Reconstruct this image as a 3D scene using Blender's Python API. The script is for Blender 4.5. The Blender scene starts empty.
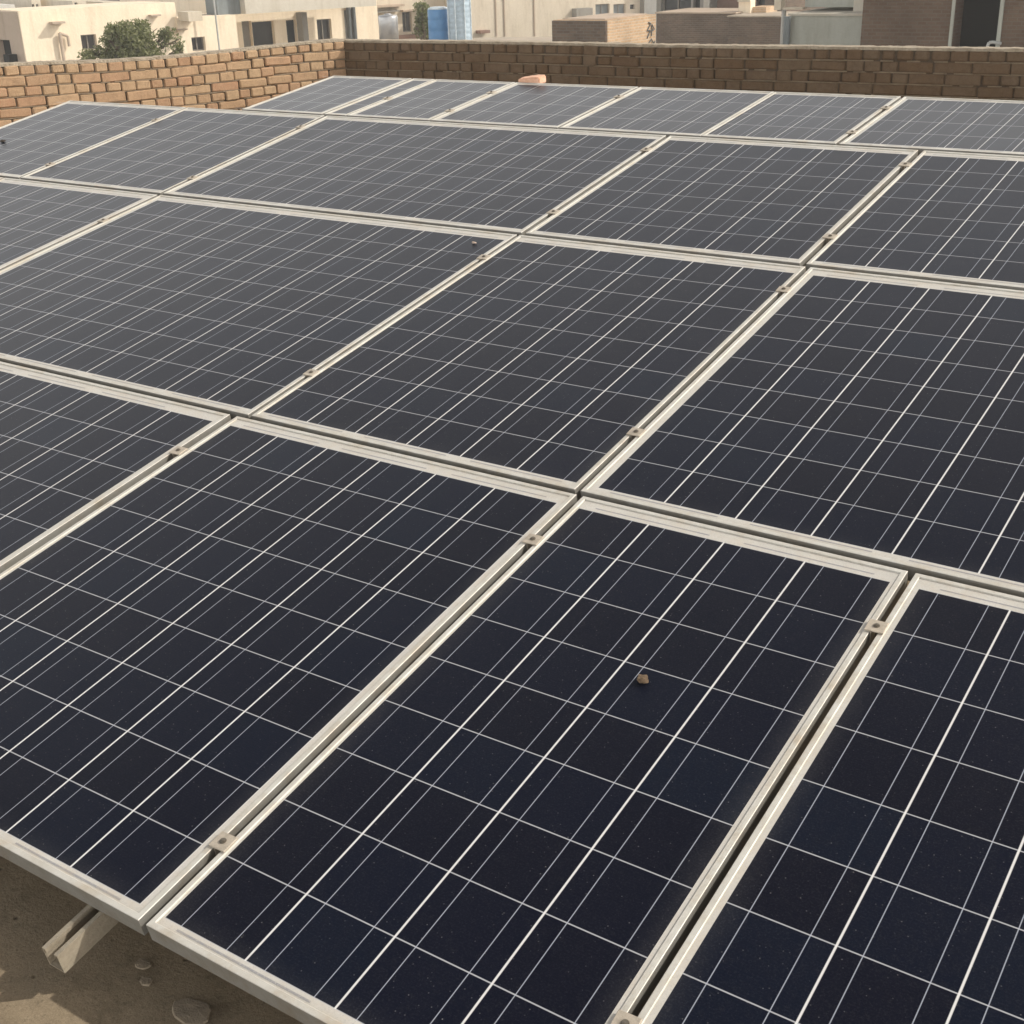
import bpy, bmesh, math, random
from mathutils import Vector, Matrix, noise
R = math.radians
random.seed(7)
sc = bpy.context.scene
col = sc.collection

# ------------------------------------------------------------------ camera
F_PX = 1292.1388
CAM = Vector((1.37113132, -2.22338328, 1.14692232))
W = Matrix(((0.8277526894597192, 0.2043363254915174, -0.5225630595218401),
            (0.5602939120385835, -0.35070855763905157, 0.750382728833251),
            (-0.0299368873582702, -0.9139202228221897, -0.4047883509834955)))
cd = bpy.data.cameras.new("camera"); cam = bpy.data.objects.new("camera", cd); col.objects.link(cam)
rx, dn, fw = W.col[0], W.col[1], W.col[2]
m = Matrix((rx, -dn, -fw)).transposed().to_4x4(); m.translation = CAM
cam.matrix_world = m
cd.sensor_width = 36; cd.lens = F_PX / 1024 * 36; cd.clip_start = 0.05; cd.clip_end = 3000
sc.camera = cam

# ------------------------------------------------------------------ light
SUN = Vector((1.0, 0.72, 1.0)).normalized()
wd = bpy.data.worlds.new("World"); sc.world = wd; wd.use_nodes = True
nt = wd.node_tree; bg = nt.nodes["Background"]
sky = nt.nodes.new("ShaderNodeTexSky"); sky.sky_type = 'NISHITA'; sky.sun_disc = False
sky.sun_elevation = math.asin(SUN.z); sky.sun_rotation = math.atan2(SUN.x, SUN.y)
sky.air_density = 1.0; sky.dust_density = 7.0; sky.ozone_density = 0.6
bg.inputs[1].default_value = 0.046
# pale haze that thickens towards the horizon, added to the clear sky
tcw = nt.nodes.new("ShaderNodeTexCoord"); sxw = nt.nodes.new("ShaderNodeSeparateXYZ"); nt.links.new(tcw.outputs["Generated"], sxw.inputs[0])
def wm(op, a, b):
    o = nt.nodes.new("ShaderNodeMath"); o.operation = op; o.use_clamp = op == 'SUBTRACT'
    for i, v in enumerate((a, b)):
        if isinstance(v, float): o.inputs[i].default_value = v
        else: nt.links.new(v, o.inputs[i])
    return o.outputs[0]
hz = wm('POWER', wm('SUBTRACT', 1.0, wm('MAXIMUM', sxw.outputs[2], 0.0)), 2.55)
hv = nt.nodes.new("ShaderNodeMix"); hv.data_type = 'RGBA'; hv.blend_type = 'ADD'; hv.inputs[0].default_value = 1.0
hc = nt.nodes.new("ShaderNodeMix"); hc.data_type = 'RGBA'; nt.links.new(hz, hc.inputs[0]); hc.inputs[6].default_value = (0, 0, 0, 1); hc.inputs[7].default_value = (78.0, 76.5, 73.5, 1)
nt.links.new(sky.outputs[0], hv.inputs[6]); nt.links.new(hc.outputs[2], hv.inputs[7]); nt.links.new(hv.outputs[2], bg.inputs[0])
sd = bpy.data.lights.new("sun", 'SUN'); sun = bpy.data.objects.new("sun", sd); col.objects.link(sun)
sd.energy = 3.7; sd.angle = R(0.9); sd.color = (1.0, 0.955, 0.88)
sun.rotation_euler = (-SUN).to_track_quat('-Z', 'Y').to_euler(); sun.location = (8, 3, 12)
sc.view_settings.view_transform = 'Standard'; sc.view_settings.look = 'None'
sc.view_settings.exposure = 0.0; sc.view_settings.gamma = 1.0
sc.cycles.use_denoising = True; sc.cycles.sample_clamp_indirect = 4.0; sc.cycles.max_bounces = 8; sc.cycles.diffuse_bounces = 4

# ------------------------------------------------------------------ geometry helpers
def ray(x, y):
    return W @ Vector(((x - 512) / F_PX, (y - 512) / F_PX, 1.0))
def at(x, y, D):                      # point on the sight line at horizontal distance D
    d = ray(x, y); return CAM + d * (D / math.hypot(d.x, d.y))
def onz(x, y, z):
    d = ray(x, y); return CAM + d * ((z - CAM.z) / d.z)

def tag(o, label=None, cat=None, group=None, kind=None):
    if label: o['label'] = label
    if cat: o['category'] = cat
    if group: o['group'] = group
    if kind: o['kind'] = kind
    return o
def link(name, me, mat=None, parent=None, mats=None, smooth=False):
    o = bpy.data.objects.new(name, me); col.objects.link(o)
    for mm in (mats or ([mat] if mat else [])): me.materials.append(mm)
    if parent: o.parent = parent
    if smooth: me.polygons.foreach_set('use_smooth', [True] * len(me.polygons))
    return o
def empty(name, loc=(0, 0, 0), rot=(0, 0, 0)):
    o = bpy.data.objects.new(name, None); col.objects.link(o); o.location = loc; o.rotation_euler = rot
    o.empty_display_size = 0.1
    return o
class MB:
    """collects boxes, tubes and loose faces into one mesh"""
    def __init__(s): s.v = []; s.f = []; s.mi = []
    def face(s, pts, mi=0):
        n = len(s.v); s.v += [tuple(p) for p in pts]; s.f.append(tuple(range(n, n + len(pts)))); s.mi.append(mi)
    def mesh(s, vs, fs, mi=0):
        n = len(s.v); s.v += [tuple(p) for p in vs]
        for f in fs: s.f.append(tuple(i + n for i in f)); s.mi.append(mi)
    def box(s, c, sz, ax=None, mi=0, ch=0.0):
        """c centre, sz full sizes, ax 3 axes, ch chamfer"""
        c = Vector(c); ax = ax or (Vector((1, 0, 0)), Vector((0, 1, 0)), Vector((0, 0, 1)))
        h = [q / 2 for q in sz]
        if ch <= 0:
            vs = [c + ax[0] * (i * h[0]) + ax[1] * (j * h[1]) + ax[2] * (k * h[2]) for i in (-1, 1) for j in (-1, 1) for k in (-1, 1)]
            s.mesh(vs, [(0, 1, 3, 2), (4, 6, 7, 5), (0, 4, 5, 1), (2, 3, 7, 6), (0, 2, 6, 4), (1, 5, 7, 3)], mi); return
        vs = []; idx = {}
        for i in (-1, 1):
            for j in (-1, 1):
                for k in (-1, 1):
                    for a in range(3):
                        e = [i * (h[0] - (ch if a != 0 else 0)), j * (h[1] - (ch if a != 1 else 0)), k * (h[2] - (ch if a != 2 else 0))]
                        idx[(i, j, k, a)] = len(vs); vs.append(c + ax[0] * e[0] + ax[1] * e[1] + ax[2] * e[2])
        fs = []
        for sg in (-1, 1):
            fs.append([idx[(sg, j, k, 0)] for j, k in ((-1, -1), (1, -1), (1, 1), (-1, 1))][::sg])
            fs.append([idx[(i, sg, k, 1)] for i, k in ((-1, -1), (-1, 1), (1, 1), (1, -1))][::sg])
            fs.append([idx[(i, j, sg, 2)] for i, j in ((-1, -1), (1, -1), (1, 1), (-1, 1))][::sg])
        for i in (-1, 1):
            for j in (-1, 1):
                fs.append([idx[(i, j, -1, 0)], idx[(i, j, 1, 0)], idx[(i, j, 1, 1)], idx[(i, j, -1, 1)]][::-i * j])
                fs.append([idx[(i, -1, j, 0)], idx[(i, 1, j, 0)], idx[(i, 1, j, 2)], idx[(i, -1, j, 2)]][::i * j])
                fs.append([idx[(-1, i, j, 1)], idx[(1, i, j, 1)], idx[(1, i, j, 2)], idx[(-1, i, j, 2)]][::-i * j])
                for k in (-1, 1):
                    fs.append([idx[(i, j, k, 0)], idx[(i, j, k, 1)], idx[(i, j, k, 2)]][::i * j * k])
        s.mesh(vs, fs, mi)
    def tube(s, p0, p1, r, n=10, mi=0, r1=None, cap=True):
        p0 = Vector(p0); p1 = Vector(p1); d = (p1 - p0).normalized(); r1 = r if r1 is None else r1
        a = d.orthogonal().normalized(); b = d.cross(a); vs = []
        for p, q in ((p0, r), (p1, r1)):
            vs += [p + (a * math.cos(2 * math.pi * i / n) + b * math.sin(2 * math.pi * i / n)) * q for i in range(n)]
        fs = [(i, (i + 1) % n, n + (i + 1) % n, n + i) for i in range(n)]
        if cap: fs += [tuple(range(n))[::-1], tuple(range(n, 2 * n))]
        s.mesh(vs, fs, mi)
    def path(s, pts, r, n=8, mi=0):
        for i in range(len(pts) - 1): s.tube(pts[i], pts[i + 1], r, n, mi)
    def lathe(s, c, prof, n=24, mi=0):
        c = Vector(c); vs = []
        for (r, z) in prof: vs += [c + Vector((r * math.cos(2 * math.pi * i / n), r * math.sin(2 * math.pi * i / n), z)) for i in range(n)]
        fs = []
        for k in range(len(prof) - 1): fs += [(k * n + i, k * n + (i + 1) % n, (k + 1) * n + (i + 1) % n, (k + 1) * n + i) for i in range(n)]
        fs += [tuple(range(n))[::-1], tuple((len(prof) - 1) * n + i for i in range(n))]
        s.mesh(vs, fs, mi)
    def build(s, name, mat=None, parent=None, mats=None, smooth=False, origin=None):
        if origin is not None:
            o_ = Vector(origin); s.v = [tuple(Vector(p) - o_) for p in s.v]
        me = bpy.data.meshes.new(name); me.from_pydata(s.v, [], s.f); me.update()
        me.polygons.foreach_set('material_index', s.mi)
        o = link(name, me, mat, parent, mats, smooth)
        if origin is not None: o.location = origin
        return o

# ------------------------------------------------------------------ material helpers
class N:
    def __init__(s, name):
        s.m = bpy.data.materials.new(name); s.m.use_nodes = True; s.t = s.m.node_tree
        s.p = s.t.nodes["Principled BSDF"]; s.out = s.t.nodes["Material Output"]
    def n(s, typ, **kw):
        o = s.t.nodes.new(typ)
        for k, v in kw.items(): setattr(o, k, v)
        return o
    def l(s, a, b): s.t.links.new(a, b); return b
    def sock(s, node, i, v):
        if isinstance(v, bpy.types.NodeSocket): s.t.links.new(v, node.inputs[i])
        elif v is not None: node.inputs[i].default_value = v
    def math(s, op, a, b=None, c=None, clamp=False):
        o = s.n("ShaderNodeMath", operation=op); o.use_clamp = clamp
        for i, v in enumerate((a, b, c)): s.sock(o, i, v)
        return o.outputs[0]
    def mix(s, f, a, b):
        o = s.n("ShaderNodeMix", data_type='RGBA')
        s.sock(o, 0, f)
        for i, v in ((6, a), (7, b)):
            if isinstance(v, (tuple, list)): v = (*v[:3], 1.0)
            s.sock(o, i, v)
        return o.outputs[2]
    def noise(s, vec, scale, detail=4, rough=0.55):
        o = s.n("ShaderNodeTexNoise"); o.inputs["Scale"].default_value = scale
        o.inputs["Detail"].default_value = detail; o.inputs["Roughness"].default_value = rough
        if vec is not None: s.l(vec, o.inputs["Vector"])
        return o.outputs[0]
    def ramp(s, f, lo, hi, a=0.0, b=1.0):
        o = s.n("ShaderNodeMapRange"); o.clamp = True
        for i, v in enumerate((f, lo, hi, a, b)): s.sock(o, i, v)
        return o.outputs[0]
    def obj(s): return s.n("ShaderNodeTexCoord").outputs["Object"]
    def pos(s): return s.n("ShaderNodeNewGeometry").outputs["Position"]
    def bump(s, h, strength=0.3, dist=0.01):
        o = s.n("ShaderNodeBump"); o.inputs["Strength"].default_value = strength; o.inputs["Distance"].default_value = dist
        s.l(h, o.inputs["Height"]); s.l(o.outputs[0], s.p.inputs["Normal"])
    def base(s, v): s.sock(s.p, "Base Color", (*v, 1.0) if isinstance(v, tuple) else v)
    def rough(s, v): s.sock(s.p, "Roughness", v)

def plain(name, c, rough=0.8, var=0.15, scale=2.0, bump=0.15, metal=0.0, bd=0.01, spec=0.35):
    q = N(name); v = q.pos()
    a = tuple(x * (1 - var) for x in c); b = tuple(min(1, x * (1 + var)) for x in c)
    f = q.ramp(q.noise(v, scale, 6, 0.6), 0.3, 0.7)
    f2 = q.ramp(q.noise(v, scale * 9, 4, 0.6), 0.3, 0.7)
    q.base(q.mix(q.math('ADD', q.math('MULTIPLY', f, 0.65), q.math('MULTIPLY', f2, 0.35)), a, b)); q.rough(rough); q.p.inputs["Metallic"].default_value = metal
    q.p.inputs["Specular IOR Level"].default_value = spec
    if bump: q.bump(f2, bump, bd)
    return q.m

def plaster(name, c, stain=0.25, rough=0.9):
    """painted render with rain streaks and patches"""
    q = N(name); v = q.pos()
    mp = q.n("ShaderNodeMapping"); q.l(v, mp.inputs[0]); mp.inputs["Scale"].default_value = (2.2, 2.2, 0.35)
    st = q.ramp(q.noise(mp.outputs[0], 1.3, 6, 0.65), 0.48, 0.75)
    pt = q.ramp(q.noise(v, 0.5, 5, 0.6), 0.35, 0.7)
    gr = q.ramp(q.noise(v, 9.0, 5, 0.7), 0.3, 0.7)
    dk = tuple(x * (1 - stain) * k for x, k in zip(c, (0.92, 0.88, 0.82)))
    lt = tuple(min(1, x * 1.08) for x in c)
    f = q.math('ADD', q.math('MULTIPLY', st, 0.6), q.math('ADD', q.math('MULTIPLY', pt, 0.25), q.math('MULTIPLY', gr, 0.2)), clamp=True)
    q.base(q.mix(f, lt, dk)); q.rough(rough); q.p.inputs["Specular IOR Level"].default_value = 0.2
    q.bump(gr, 0.3, 0.02)
    return q.m

def far_brick(name, c1, c2, mortar, wide=0.24, high=0.085):
    q = N(name); tc = q.n("ShaderNodeTexCoord"); uv = tc.outputs["UV"]
    b = q.n("ShaderNodeTexBrick"); q.l(uv, b.inputs["Vector"])
    b.inputs["Color1"].default_value = (*c1, 1); b.inputs["Color2"].default_value = (*c2, 1); b.inputs["Mortar"].default_value = (*mortar, 1)
    b.inputs["Scale"].default_value = 1.0; b.inputs["Brick Width"].default_value = wide; b.inputs["Row Height"].default_value = high
    b.inputs["Mortar Size"].default_value = 0.011; b.inputs["Mortar Smooth"].default_value = 0.3; b.inputs["Bias"].default_value = -0.1
    nz = q.ramp(q.noise(q.pos(), 1.2, 6, 0.65), 0.3, 0.75, 0.75, 1.25)
    mu = q.n("ShaderNodeMix", data_type='RGBA', blend_type='MULTIPLY'); mu.inputs[0].default_value = 1.0
    q.l(b.outputs[0], mu.inputs[6]); cc = q.n("ShaderNodeCombineColor")
    for i in range(3): q.l(nz, cc.inputs[i])
    q.l(cc.outputs[0], mu.inputs[7]); q.base(mu.outputs[2]); q.rough(0.92); q.p.inputs["Specular IOR Level"].default_value = 0.15
    q.bump(q.math('SUBTRACT', 1.0, b.outputs[1]), 0.6, 0.015)
    return q.m

# --- near wall bricks: colour per brick (each brick a mesh island)
def wall_brick(name, cols, tint, dirtc, seed, dirt_amt):
    q = N(name); g = q.n("ShaderNodeNewGeometry"); rnd = g.outputs["Random Per Island"]; v = g.outputs["Position"]
    cr = q.n("ShaderNodeValToRGB"); q.l(rnd, cr.inputs[0]); e = cr.color_ramp.elements
    e[0].color = (*cols[0], 1); e[1].color = (*cols[-1], 1)
    for i, c in enumerate(cols[1:-1]):
        k = e.new((i + 1) / (len(cols) - 1)); k.color = (*c, 1)
    big = q.ramp(q.noise(v, 2.3, 5, 0.6), 0.35, 0.7)
    dirt = q.ramp(q.noise(v, 16, 7, 0.75), 0.45, 0.72)
    mid = q.ramp(q.noise(v, 38, 6, 0.75), 0.4, 0.7)
    fine = q.noise(v, 170, 5, 0.8)
    c = q.mix(q.math('MULTIPLY', big, 0.45), cr.outputs[0], tint)
    c = q.mix(q.math('MULTIPLY', dirt, min(1.0, dirt_amt * 1.35)), c, dirtc)
    c = q.mix(q.math('MULTIPLY', mid, 0.35), c, tint)
    c = q.mix(q.ramp(fine, 0.4, 0.7, 0.0, 0.45), c, tuple(min(1, x * 1.35) for x in tint))
    q.base(c); q.rough(0.97); q.p.inputs["Specular IOR Level"].default_value = 0.05
    h = q.math('ADD', q.math('MULTIPLY', q.noise(v, 38, 8, 0.8), 0.7), q.math('MULTIPLY', fine, 0.4))
    q.bump(h, 1.0, 0.02)
    return q.m

def concrete_floor():
    q = N("roof_concrete"); v = q.pos()
    a = q.ramp(q.noise(v, 3.0, 7, 0.65), 0.3, 0.7)
    b = q.ramp(q.noise(v, 19, 7, 0.75), 0.35, 0.7)
    c = q.noise(v, 160, 4, 0.7)
    base = q.mix(a, (0.308, 0.241, 0.161), (0.364, 0.292, 0.198))
    base = q.mix(q.math('MULTIPLY', b, 0.35), base, (0.161, 0.122, 0.077))
    dk = q.ramp(q.noise(v, 6.0, 7, 0.8), 0.53, 0.70)
    base = q.mix(q.math('MULTIPLY', dk, 0.6), base, (0.091, 0.068, 0.043))
    vo = q.n("ShaderNodeTexVoronoi"); vo.inputs["Scale"].default_value = 26; q.l(v, vo.inputs["Vector"])
    pit = q.math('MULTIPLY', q.ramp(vo.outputs["Distance"], 0.06, 0.16, 1.0, 0.0), q.ramp(q.noise(v, 13, 3, 0.6), 0.50, 0.58))
    base = q.mix(q.ramp(q.noise(v, 330, 4, 0.9), 0.38, 0.66, 0.0, 0.55), base, (0.13, 0.10, 0.065))
    base = q.mix(q.ramp(q.noise(v, 85, 6, 0.85), 0.54, 0.66, 0.0, 0.6), base, (0.10, 0.08, 0.055))
    base = q.mix(q.math('MULTIPLY', pit, 0.75), base, (0.049, 0.037, 0.025))
    vo2 = q.n("ShaderNodeTexVoronoi"); vo2.feature = 'DISTANCE_TO_EDGE'; vo2.inputs["Scale"].default_value = 1.6
    wv = q.n("ShaderNodeVectorMath", operation='ADD'); nz = q.n("ShaderNodeTexNoise"); nz.inputs["Scale"].default_value = 6; q.l(v, nz.inputs["Vector"])
    sc_ = q.n("ShaderNodeVectorMath", operation='SCALE'); sc_.inputs[3].default_value = 0.25; q.l(nz.outputs[1], sc_.inputs[0])
    q.l(v, wv.inputs[0]); q.l(sc_.outputs[0], wv.inputs[1]); q.l(wv.outputs[0], vo2.inputs["Vector"])
    crack = q.ramp(vo2.outputs["Distance"], 0.0, 0.006, 1.0, 0.0)
    
    q.base(base); q.rough(0.95); q.p.inputs["Specular IOR Level"].default_value = 0.12
    h = q.math('ADD', q.math('MULTIPLY', b, 0.35), q.math('ADD', q.math('MULTIPLY', c, 0.45), q.math('MULTIPLY', pit, -1.0)))
    q.bump(q.math('SUBTRACT', h, q.math('MULTIPLY', crack, 0.0)), 0.6, 0.006)
    return q.m

def alu(name='dusty_aluminium', k=1.0):
    q = N(name); v = q.pos()
    a = q.ramp(q.noise(v, 14, 6, 0.7), 0.35, 0.7)
    b = q.ramp(q.noise(v, 90, 5, 0.7), 0.4, 0.7)
    st = q.ramp(q.noise(v, 7, 7, 0.75), 0.50, 0.68)
    c = q.mix(a, tuple(x * k for x in (0.62, 0.60, 0.545)), tuple(x * k for x in (0.50, 0.465, 0.395)))
    c = q.mix(q.math('MULTIPLY', b, 0.35), c, tuple(x * k for x in (0.66, 0.64, 0.585)))
    c = q.mix(q.math('MULTIPLY', st, 0.45), c, tuple(x * k for x in (0.50, 0.40, 0.28)))
    q.base(c); q.p.inputs["Metallic"].default_value = 0.25; q.rough(q.ramp(b, 0, 1, 0.5, 0.7)); q.p.inputs["Specular IOR Level"].default_value = 0.4
    q.bump(b, 0.25, 0.001)
    return q.m

def edge_dust(q):
    """0..1 dust mask that builds up along the frame (UV layers hold metres from each side)"""
    e1 = q.n("ShaderNodeUVMap", uv_map="near"); e2 = q.n("ShaderNodeUVMap", uv_map="far")
    s1 = q.n("ShaderNodeSeparateXYZ"); s2 = q.n("ShaderNodeSeparateXYZ"); q.l(e1.outputs[0], s1.inputs[0]); q.l(e2.outputs[0], s2.inputs[0])
    v = q.pos(); wob = q.math('MULTIPLY', q.math('SUBTRACT', q.noise(v, 9, 3, 0.5), 0.5), 0.03)
    mn = q.math('MINIMUM', q.math('MINIMUM', s1.outputs[0], s2.outputs[0]), q.math('MINIMUM', s1.outputs[1], q.math('MULTIPLY', s2.outputs[1], 1.0)))
    return q.ramp(q.math('ADD', mn, wob), 0.0, 0.06, 1.0, 0.0), v

def dust_layer(q, base, em, v, amount):
    """thin film of pale dust, clumped and speckled"""
    cl = q.ramp(q.noise(v, 5.0, 6, 0.65), 0.3, 0.72)
    fi = q.ramp(q.noise(v, 300, 3, 0.9), 0.50, 0.68)
    strk = q.n("ShaderNodeMapping"); q.l(v, strk.inputs[0]); strk.inputs["Scale"].default_value = (26, 2.5, 2.5)
    sk = q.ramp(q.noise(strk.outputs[0], 1.0, 5, 0.7), 0.45, 0.8)
    f = q.math('MULTIPLY', q.math('ADD', q.math('ADD', 0.35, q.math('MULTIPLY', cl, 0.5)), q.math('ADD', q.math('MULTIPLY', fi, 9.0), q.math('MULTIPLY', sk, 0.4))), amount)
    f = q.math('ADD', f, q.math('MULTIPLY', q.math('POWER', em, 1.8), q.math('ADD', 0.030, q.math('MULTIPLY', fi, 0.03))))
    # separate grains
    vo = q.n("ShaderNodeTexVoronoi"); vo.inputs["Scale"].default_value = 120; q.l(v, vo.inputs["Vector"])
    sel = q.n("ShaderNodeSeparateColor"); q.l(vo.outputs["Color"], sel.inputs[0])
    gr = q.math('MULTIPLY', q.ramp(vo.outputs["Distance"], 0.07, 0.17, 1.0, 0.0), q.ramp(sel.outputs[0], 0.6, 1.0))
    f = q.math('ADD', f, q.math('MULTIPLY', q.math('MULTIPLY', gr, q.ramp(cl, 0, 1, 0.4, 1.0)), 0.42), clamp=True)
    vb = q.n("ShaderNodeTexVoronoi"); vb.inputs["Scale"].default_value = 7; q.l(v, vb.inputs["Vector"])
    sb = q.n("ShaderNodeSeparateColor"); q.l(vb.outputs["Color"], sb.inputs[0])
    big = q.math('MULTIPLY', q.ramp(q.math('ADD', vb.outputs["Distance"], q.math('MULTIPLY', fi, 0.02)), 0.012, 0.035, 1.0, 0.0), q.ramp(sb.outputs[1], 0.8, 0.85))
    f = q.math('ADD', f, q.math('MULTIPLY', big, 0.3), clamp=True)
    return q.mix(f, base, (0.46, 0.44, 0.41)), f

def glass_finish(q, f):
    q.rough(q.ramp(f, 0.0, 0.3, 0.32, 0.6)); q.p.inputs["IOR"].default_value = 1.27
    q.p.inputs["Specular IOR Level"].default_value = 0.5
    q.p.inputs["Sheen Weight"].default_value = 0.02; q.p.inputs["Sheen Roughness"].default_value = 0.35
    q.p.inputs["Sheen Tint"].default_value = (1.0, 0.95, 0.86, 1)

def cell_material():
    q = N("solar_cells"); em, v = edge_dust(q)
    uv = q.n("ShaderNodeUVMap", uv_map="cells"); s = q.n("ShaderNodeSeparateXYZ"); q.l(uv.outputs[0], s.inputs[0])
    U, V = s.outputs[0], s.outputs[1]
    fu = q.math('FRACT', U); fv = q.math('FRACT', V)
    def line(f, c, w, soft=0.35):       # 1 inside |f-c|<w
        d = q.math('ABSOLUTE', q.math('SUBTRACT', f, c)); return q.ramp(d, w * (1 - soft), w * (1 + soft), 1.0, 0.0)
    def edge(f, w, soft=0.35):
        d = q.math('MINIMUM', f, q.math('SUBTRACT', 1.0, f)); return q.ramp(d, w * (1 - soft), w * (1 + soft), 1.0, 0.0)
    colgap = edge(fu, 0.0100); rowgap = edge(fv, 0.0080)
    bus = q.math('MAXIMUM', line(fu, 0.225, 0.0046), line(fu, 0.775, 0.0046))
    # random tone per cell
    fl = q.n("ShaderNodeCombineXYZ"); q.l(q.math('FLOOR', U), fl.inputs[0]); q.l(q.math('FLOOR', V), fl.inputs[1])
    oi = q.n("ShaderNodeObjectInfo"); q.l(q.math('MULTIPLY', oi.outputs["Random"], 57.0), fl.inputs[2])
    wn = q.n("ShaderNodeTexWhiteNoise"); wn.noise_dimensions = '3D'; q.l(fl.outputs[0], wn.inputs[0])
    cr = q.n("ShaderNodeValToRGB"); q.l(wn.outputs[0], cr.inputs[0]); e = cr.color_ramp.elements
    e[0].color = (0.0015, 0.0022, 0.0082, 1); e[1].color = (0.0015, 0.0046, 0.0138, 1)
    for p, c in ((0.35, (0.0014, 0.0024, 0.0092)), (0.65, (0.0014, 0.0027, 0.0104)), (0.88, (0.0014, 0.0034, 0.0118))):
        k = e.new(p); k.color = (*c, 1)
    c = cr.outputs[0]
    # hairline fingers across each cell and crystal mottling
    fg = q.math('PINGPONG', q.math('MULTIPLY', fv, 52.0), 1.0)
    c = q.mix(q.ramp(fg, 0.0, 0.16, 0.018, 0.0), c, (0.35, 0.36, 0.38))
    c = q.mix(q.ramp(q.noise(v, 60, 4, 0.7), 0.4, 0.7, 0.0, 0.5), c, (0.0042, 0.0054, 0.0125))
    # cell ends are darker print-free margins; silver and backsheet
    c = q.mix(q.math('MULTIPLY', rowgap, 0.62), c, (0.60, 0.60, 0.62))
    c = q.mix(q.math('MULTIPLY', bus, 0.60), c, (0.50, 0.53, 0.60))
    c = q.mix(q.math('MULTIPLY', colgap, 0.92), c, (0.72, 0.71, 0.69))
    # dust clings beside the wide column gaps
    c, f = dust_layer(q, c, em, v, q.math('MULTIPLY', 0.0040, q.ramp(oi.outputs['Random'], 0, 1, 0.65, 1.35)))
    q.base(c); glass_finish(q, f)
    return q.m

def backsheet_material(name, c0):
    q = N(name); em, v = edge_dust(q)
    c = q.mix(q.ramp(q.noise(v, 12, 5, 0.7), 0.3, 0.7), c0, tuple(x * 0.85 for x in c0))
    c, f = dust_layer(q, c, em, v, 0.10)
    tan = q.ramp(q.noise(v, 22, 5, 0.7), 0.45, 0.7)
    c = q.mix(q.math('MULTIPLY', tan, 0.35), c, (0.50, 0.41, 0.30))
    q.base(c); glass_finish(q, f)
    return q.m

M = dict(
    alu=alu(), alu_side=alu('gap_shade_aluminium_side', 0.42), cells=cell_material(), back=backsheet_material("backsheet", (0.60, 0.575, 0.52)), ribbon=backsheet_material("ribbon_tin", (0.30, 0.30, 0.31)),  # alu_side: shade of the gaps between frames put into its colour
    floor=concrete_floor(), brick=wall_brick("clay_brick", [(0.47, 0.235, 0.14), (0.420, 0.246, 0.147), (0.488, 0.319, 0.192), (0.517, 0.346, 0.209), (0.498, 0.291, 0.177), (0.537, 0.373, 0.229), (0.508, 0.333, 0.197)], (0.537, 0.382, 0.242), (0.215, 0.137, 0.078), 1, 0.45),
    brick_back=wall_brick("shaded_clay_brick", [(0.161, 0.096, 0.057), (0.196, 0.132, 0.084), (0.224, 0.158, 0.105), (0.189, 0.122, 0.075), (0.168, 0.099, 0.054), (0.210, 0.145, 0.096)], (0.203, 0.149, 0.099), (0.091, 0.056, 0.033), 2, 0.5),  # same clay brick, the back wall's shade put into darker tones
    mortar=plain("wall_mortar", (0.102, 0.075, 0.050), 0.95, 0.3, 6, 0.8),
    bed=plain("bed_mortar", (0.306, 0.237, 0.160), 0.95, 0.35, 25, 0.8),
    cap=plain("mortar_cap", (0.43, 0.36, 0.27), 0.95, 0.3, 9, 0.9),
    clamp=plain("clamp_steel", (0.47, 0.41, 0.33), 0.6, 0.3, 60, 0.3, metal=0.3, bd=0.001),
    bolt=plain("bolt_steel", (0.20, 0.175, 0.14), 0.5, 0.4, 90, 0.3, metal=0.6, bd=0.001),
    rail=plain("rail_galvanised", (0.36, 0.31, 0.235), 0.55, 0.25, 18, 0.3, metal=0.3, bd=0.002),
    street=plain("street_ground", (0.20, 0.175, 0.14), 0.95, 0.3, 0.05, 0.3),
)

# ------------------------------------------------------------------ roof, ground
TILT = 0.17858400506181404
ZR = -0.37                                # our roof slab
ZG = -8.5                                 # street level
mb = MB(); S = 1500
mb.face([(-S, -S, ZG), (S, -S, ZG), (S, S, ZG), (-S, S, ZG)])
tag(mb.build("ground", M['street']), kind='structure')

WT = 0.527                                # top of parapets
cor = onz(345, 40, WT); lft = onz(0, 68, WT); rgt = onz(1024, 49, WT)
dl = (lft - cor).normalized(); dr = (rgt - cor).normalized()
Lend = cor + dl * 7.5; Rend = cor + dr * 9.0
mb = MB()
nl = Vector((dl.y, -dl.x, 0));  nl = nl if nl.dot(CAM - cor) > 0 else -nl
nr = Vector((-dr.y, dr.x, 0)); nr = nr if nr.dot(CAM - cor) > 0 else -nr
TH = 0.12
oc = cor - nl * TH - nr * TH
poly = [oc, Rend - nr * TH, (Rend.x + 0.5, -7, 0), (Lend.x, -7, 0), Lend - nl * TH]
top = [Vector((p[0], p[1], ZR)) for p in poly]; bot = [Vector((p[0], p[1], ZG - 0.2)) for p in poly]
mb.face(top[::-1]); n_ = len(top)
for i in range(n_): mb.face([top[i], top[(i + 1) % n_], bot[(i + 1) % n_], bot[i]])
o = mb.build("roof_slab", M['floor']); tag(o, kind='structure')
bm = bmesh.new(); bm.from_mesh(o.data); bmesh.ops.recalc_face_normals(bm, faces=bm.faces); bm.to_mesh(o.data); bm.free()

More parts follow.
